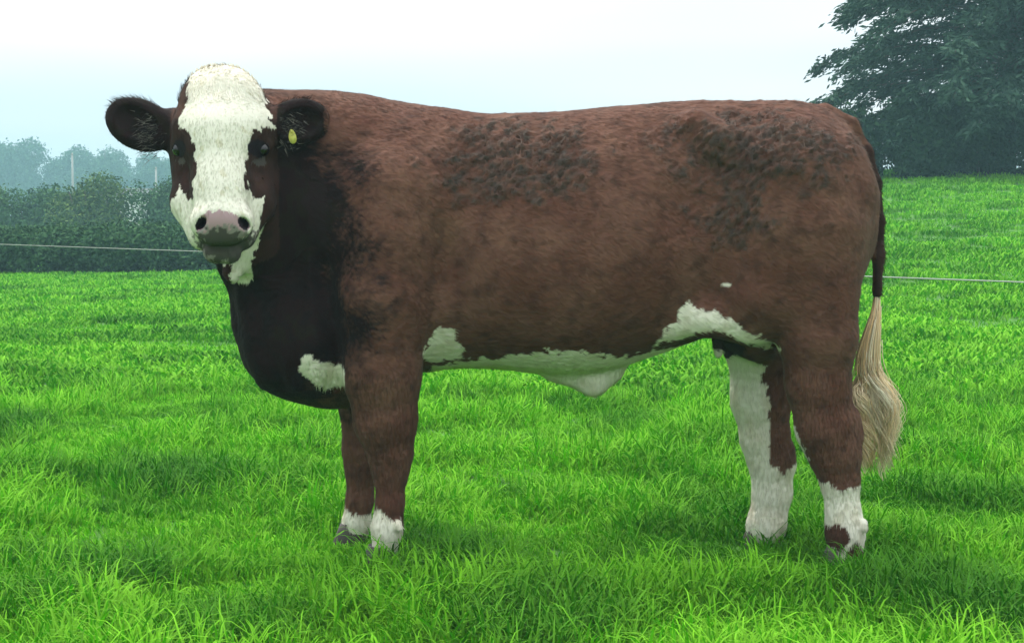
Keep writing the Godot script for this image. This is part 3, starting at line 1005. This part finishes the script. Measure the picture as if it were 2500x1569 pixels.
# ---------------------------------------------------------------- the scene
func _ready() -> void:
	clock = Time.get_ticks_msec()
	rng.seed = 20
	lumps.seed = 4
	lumps.noise_type = FastNoiseLite.TYPE_SIMPLEX_SMOOTH
	lumps.frequency = 0.03
	lumps.fractal_octaves = 2
	ragged.seed = 11
	ragged.noise_type = FastNoiseLite.TYPE_SIMPLEX_SMOOTH
	ragged.frequency = 0.03
	ragged.fractal_octaves = 2

	var camera := Camera3D.new()
	camera.name = "camera"
	camera.fov = 22.65
	camera.near = 0.1
	camera.far = 900.0
	camera.position = Vector3(0, 1.08, 0)
	camera.rotation_degrees = Vector3(-3.77, 0, 0)
	add_child(camera)
	camera.current = true

	# overcast sky: three times as bright overhead as at the skyline, with faint flat layers of cloud
	var sky_noise := FastNoiseLite.new()
	sky_noise.seed = 7
	sky_noise.frequency = 0.012
	sky_noise.fractal_octaves = 4
	var im := Image.create(1024, 512, false, Image.FORMAT_RGBF)
	for y in 512:
		var e := (0.5 - (y + 0.5) / 512.0) * PI
		var s := sin(maxf(e, 0.0))
		var l := 0.385 * (1.0 + 2.0 * s)
		for x in 1024:
			var a := TAU * x / 1024.0
			var d := Vector3(cos(a) * cos(e), s, sin(a) * cos(e))
			var band := sky_noise.get_noise_3d(d.x * 70.0, d.y * 620.0, d.z * 70.0)
			var cloud := clampf(0.55 + band * 1.5, 0.0, 1.0)
			var c := Color(0.78, 0.93, 1.02).lerp(Color(1.05, 1.06, 1.07), cloud) * l
			im.set_pixel(x, y, c)
	var pano := PanoramaSkyMaterial.new()
	pano.panorama = ImageTexture.create_from_image(im)
	var sky := Sky.new()
	sky.sky_material = pano
	var env := Environment.new()
	env.background_mode = Environment.BG_SKY
	env.sky = sky
	env.tonemap_mode = Environment.TONE_MAPPER_LINEAR
	env.tonemap_exposure = 2.4
	env.fog_enabled = true
	env.fog_density = 0.0020
	env.fog_light_color = Color(0.66, 0.85, 0.88)
	env.sdfgi_enabled = true
	env.ssao_enabled = true
	env.ssil_enabled = true
	var we := WorldEnvironment.new()
	we.name = "environment"
	we.environment = env
	add_child(we)

	var sun := DirectionalLight3D.new()
	sun.name = "sun"
	sun.light_energy = 0.5
	sun.light_color = Color(1.0, 0.97, 0.92)
	sun.light_angular_distance = 20.0
	sun.shadow_enabled = true
	add_child(sun)
	sun.look_at_from_position(Vector3(-5, 16, -8), Vector3.ZERO)

	# ground: one sheet to the skyline, fine near the camera
	var st := begin()
	var xs := []
	var zs := []
	var q := 0.0
	while q < 400.0:
		xs.append(q)
		q += 0.12 + 0.05 * maxf(q - 4.0, 0.0)
	var cols := []
	for i in range(xs.size() - 1, 0, -1):
		cols.append(-xs[i])
	cols.append_array(xs)
	q = 6.0
	while q > -600.0:
		zs.append(q)
		q -= 0.12 + 0.035 * maxf(-q - 7.0, 0.0)
	for j in zs.size():
		for i in cols.size():
			st.add_vertex(Vector3(cols[i], rise(cols[i], zs[j]), zs[j]))
	for j in zs.size() - 1:
		for i in cols.size() - 1:
			var o := j * cols.size() + i
			for k in [o, o + cols.size(), o + 1, o + 1, o + cols.size(), o + cols.size() + 1]:
				st.add_index(k)
	var soil := StandardMaterial3D.new()
	soil.roughness = 0.95
	var nt := NoiseTexture2D.new()
	nt.width = 512
	nt.height = 512
	nt.seamless = true
	var sn := FastNoiseLite.new()
	sn.seed = 3
	sn.frequency = 0.02
	sn.fractal_octaves = 5
	nt.noise = sn
	var ramp := Gradient.new()
	ramp.set_color(0, Color(0.022, 0.085, 0.005).linear_to_srgb())
	ramp.set_color(1, Color(0.060, 0.210, 0.008).linear_to_srgb())
	nt.color_ramp = ramp
	soil.albedo_texture = nt
	soil.uv1_triplanar = true
	soil.uv1_world_triplanar = true
	soil.uv1_scale = Vector3(0.35, 0.35, 0.35)
	var ground := part("ground", done(st), soil, self)
	ground.set_meta("kind", "structure")
	stage("ground")

	make_heifer(Vector3(0, 0, -5))
	make_grass()

	# background planting
	var leaves := leaf_material()
	var bark := paint(Color(0.06, 0.05, 0.04), 0.95)
	make_feathery_tree(Vector3(10.45, rise(10.45, -34.0), -34.0), leaves, bark)

	var green1 := Color(0.030, 0.080, 0.030)
	var green2 := Color(0.070, 0.150, 0.055)
	var dark1 := Color(0.014, 0.035, 0.018)
	var dark2 := Color(0.032, 0.068, 0.032)
	# dark hedge along the crest on the right
	var place := ["under the feathery tree, nearest the heifer's tail", "second along the crest from the heifer's tail", "third along the crest from the heifer's tail", "fourth along the crest, at the right-hand edge", "hidden behind the heifer's rump", "behind the heifer's hip"]
	var px := [6.9, 8.2, 9.6, 10.9, 5.6, 4.3]
	for i in 6:
		var x: float = px[i]
		make_bush("hedge_bush", Vector3(x, rise(x, -33.0) - 0.15, -33.0 + 0.3 * (i % 2)), 1.15, [1.7, 1.7, 1.8, 1.8, 1.5, 1.2][i], 11000, 0.055, dark1, dark2, "dark dense hedge bush " + place[i], "hedge", "dark hedge bushes along the crest", leaves, bark)
	stage("right hedge")
	# hedge and brambles on the left
	var where := ["leftmost in the low hedge", "second from the left in the low hedge", "third from the left in the low hedge", "fourth from the left in the low hedge", "fifth from the left, below the heifer's muzzle", "sixth, behind the heifer's neck", "seventh, behind the heifer's shoulder", "eighth, behind the heifer's ribs", "ninth, behind the heifer's belly", "tenth, behind the heifer's flank", "eleventh, behind the heifer's hip"]
	for i in 11:
		var x := -10.4 + i * 1.22
		make_bush("low_hedge_bush", Vector3(x, rise(x, -30.0) - 0.05, -30.0 + rng.randf_range(-0.3, 0.3)), 1.35, rng.randf_range(0.95, 1.55), 11000, 0.040, Color(0.025, 0.065, 0.028), Color(0.055, 0.120, 0.045), "low dark green bush, " + where[i], "hedge", "bushes of the low hedge behind the fence", leaves, bark)
	stage("left hedge")
	var hump := ["broad olive-green bush at the left edge beyond the low hedge", "bluish green bush beyond the low hedge between two olive ones", "rounded yellow-green bush beyond the low hedge left of the heifer's face", "dark rounded bush beyond the low hedge beside the heifer's cheek", "green bush beyond the low hedge behind the heifer's head", "green bush beyond the low hedge behind the heifer's shoulder"]
	for i in 6:
		var x := -18.2 + i * 2.3
		var olive := i == 0 or i == 2
		make_bush("field_bush", Vector3(x, -0.1, -52.0 + rng.randf_range(-2, 2)), 2.0, [2.4, 2.1, 2.6, 2.4, 2.1, 2.0][i], 15000, 0.060, green1, Color(0.110, 0.170, 0.045) if olive else green2, hump[i], "bush", "bushes beyond the low hedge", leaves, bark)
	stage("bushes")
	var first := []
	for k in 3:
		first.append(make_tree("skyline_tree", Vector3(-77.0 + k * 7.5, -0.5, -220.0 - k * 4.0), 8.5, 13.6 - 1.0 * k, 22000, 0.24, Color(0.028, 0.070, 0.035), Color(0.060, 0.125, 0.055), ["tallest hazy tree at the left edge of the far treeline", "hazy tree second from the left in the far treeline", "hazy tree third from the left in the far treeline"][k], "hazy trees of the far treeline", leaves, bark))
	var far_words := ["fourth from the left in the far treeline", "fifth from the left in the far treeline", "sixth from the left, left of the heifer's ear", "seventh from the left, below the heifer's ear", "eighth from the left, beside the heifer's cheek", "ninth, behind the heifer's face", "tenth, behind the heifer's neck", "eleventh, behind the heifer's shoulder", "twelfth, behind the heifer's ribs"]
	for i in 9:
		var x := -55.0 + i * 5.8
		var s := rng.randf_range(0.78, 0.95)
		copy_of(first[i % 3], "skyline_tree", Vector3(x, -0.5, -220.0 + rng.randf_range(-8, 8)), rng.randf() * TAU, Vector3(s * rng.randf_range(0.9, 1.2), s, s), "hazy tree " + far_words[i])
	stage("trees")

	# two pale poles and a low white shed in the distance
	for k in 2:
		var at: Vector3 = [Vector3(-21.85, 0, -80), Vector3(-17.7, 0, -80)][k]
		var pole := thing("utility_pole", at, ["pale pole standing before the far treeline left of the heifer's ear", "pale pole before the far treeline beside the heifer's cheek"][k], "pole", "pale poles in the distance")
		var ps := begin()
		tube(ps, [Vector3(0, -0.3, 0), Vector3(0, 4.1 - 0.7 * k, 0)], [0.07, 0.05], 8)
		part("shaft", done(ps), paint(Color(0.30, 0.32, 0.31)), pole)
		var cs := begin()
		tube(cs, [Vector3(0, 4.1 - 0.7 * k, 0), Vector3(0, 4.2 - 0.7 * k, 0)], [0.07, 0.02], 8)
		part("cap", done(cs), paint(Color(0.3, 0.3, 0.28)), pole)
	var shed := thing("farm_shed", Vector3(-18.6, 0, -84.0), "low white farm shed half hidden by bushes beside the heifer's cheek", "shed")
	var wall := BoxMesh.new()
	wall.size = Vector3(4.6, 2.1, 3.0)
	var wo := part("wall", wall, paint(Color(0.72, 0.73, 0.70)), shed)
	wo.position = Vector3(0, 1.05, 0)
	var rs := PrismMesh.new()
	rs.size = Vector3(3.6, 0.4, 5.0)
	var ro := part("roof", rs, paint(Color(0.06, 0.075, 0.07)), shed)
	ro.rotation.y = PI / 2
	ro.position = Vector3(0, 2.3, 0)

	# electric fence: white tape on plastic posts, running from far left to near right behind the heifer
	var fence := thing("electric_fence", Vector3.ZERO, "single white fence tape stretched across the pasture behind the heifer", "fence")
	var from := Vector3(-13.0, 0, -28.9)
	var dir := Vector3(9.57, 0, 12.0)
	var post_m := paint(Color(0.70, 0.70, 0.66), 0.6)
	var tops := []
	for s in [0.0, 1.373, 1.86]:
		var p: Vector3 = from + dir * s
		p.y = rise(p.x, p.z)
		tops.append(Vector3(p.x, 0.72, p.z))
		var fs := begin()
		tube(fs, [Vector3(p.x, p.y - 0.15, p.z - 0.02), Vector3(p.x, 0.80, p.z - 0.02)], [0.012, 0.010], 8)
		part("post", done(fs), post_m, fence)
	for i in 2:
		var a: Vector3 = tops[i]
		var b: Vector3 = tops[i + 1]
		var ws := begin()
		var pts := []
		var rad := []
		for k in 13:
			var t := k / 12.0
			pts.append(a.lerp(b, t) + Vector3(0, -0.05 * t * (1.0 - t), 0))
			rad.append(0.0045)
		tube(ws, pts, rad, 6)
		part("tape", done(ws), paint(Color(0.30, 0.32, 0.28), 0.7), fence)
	stage("done")
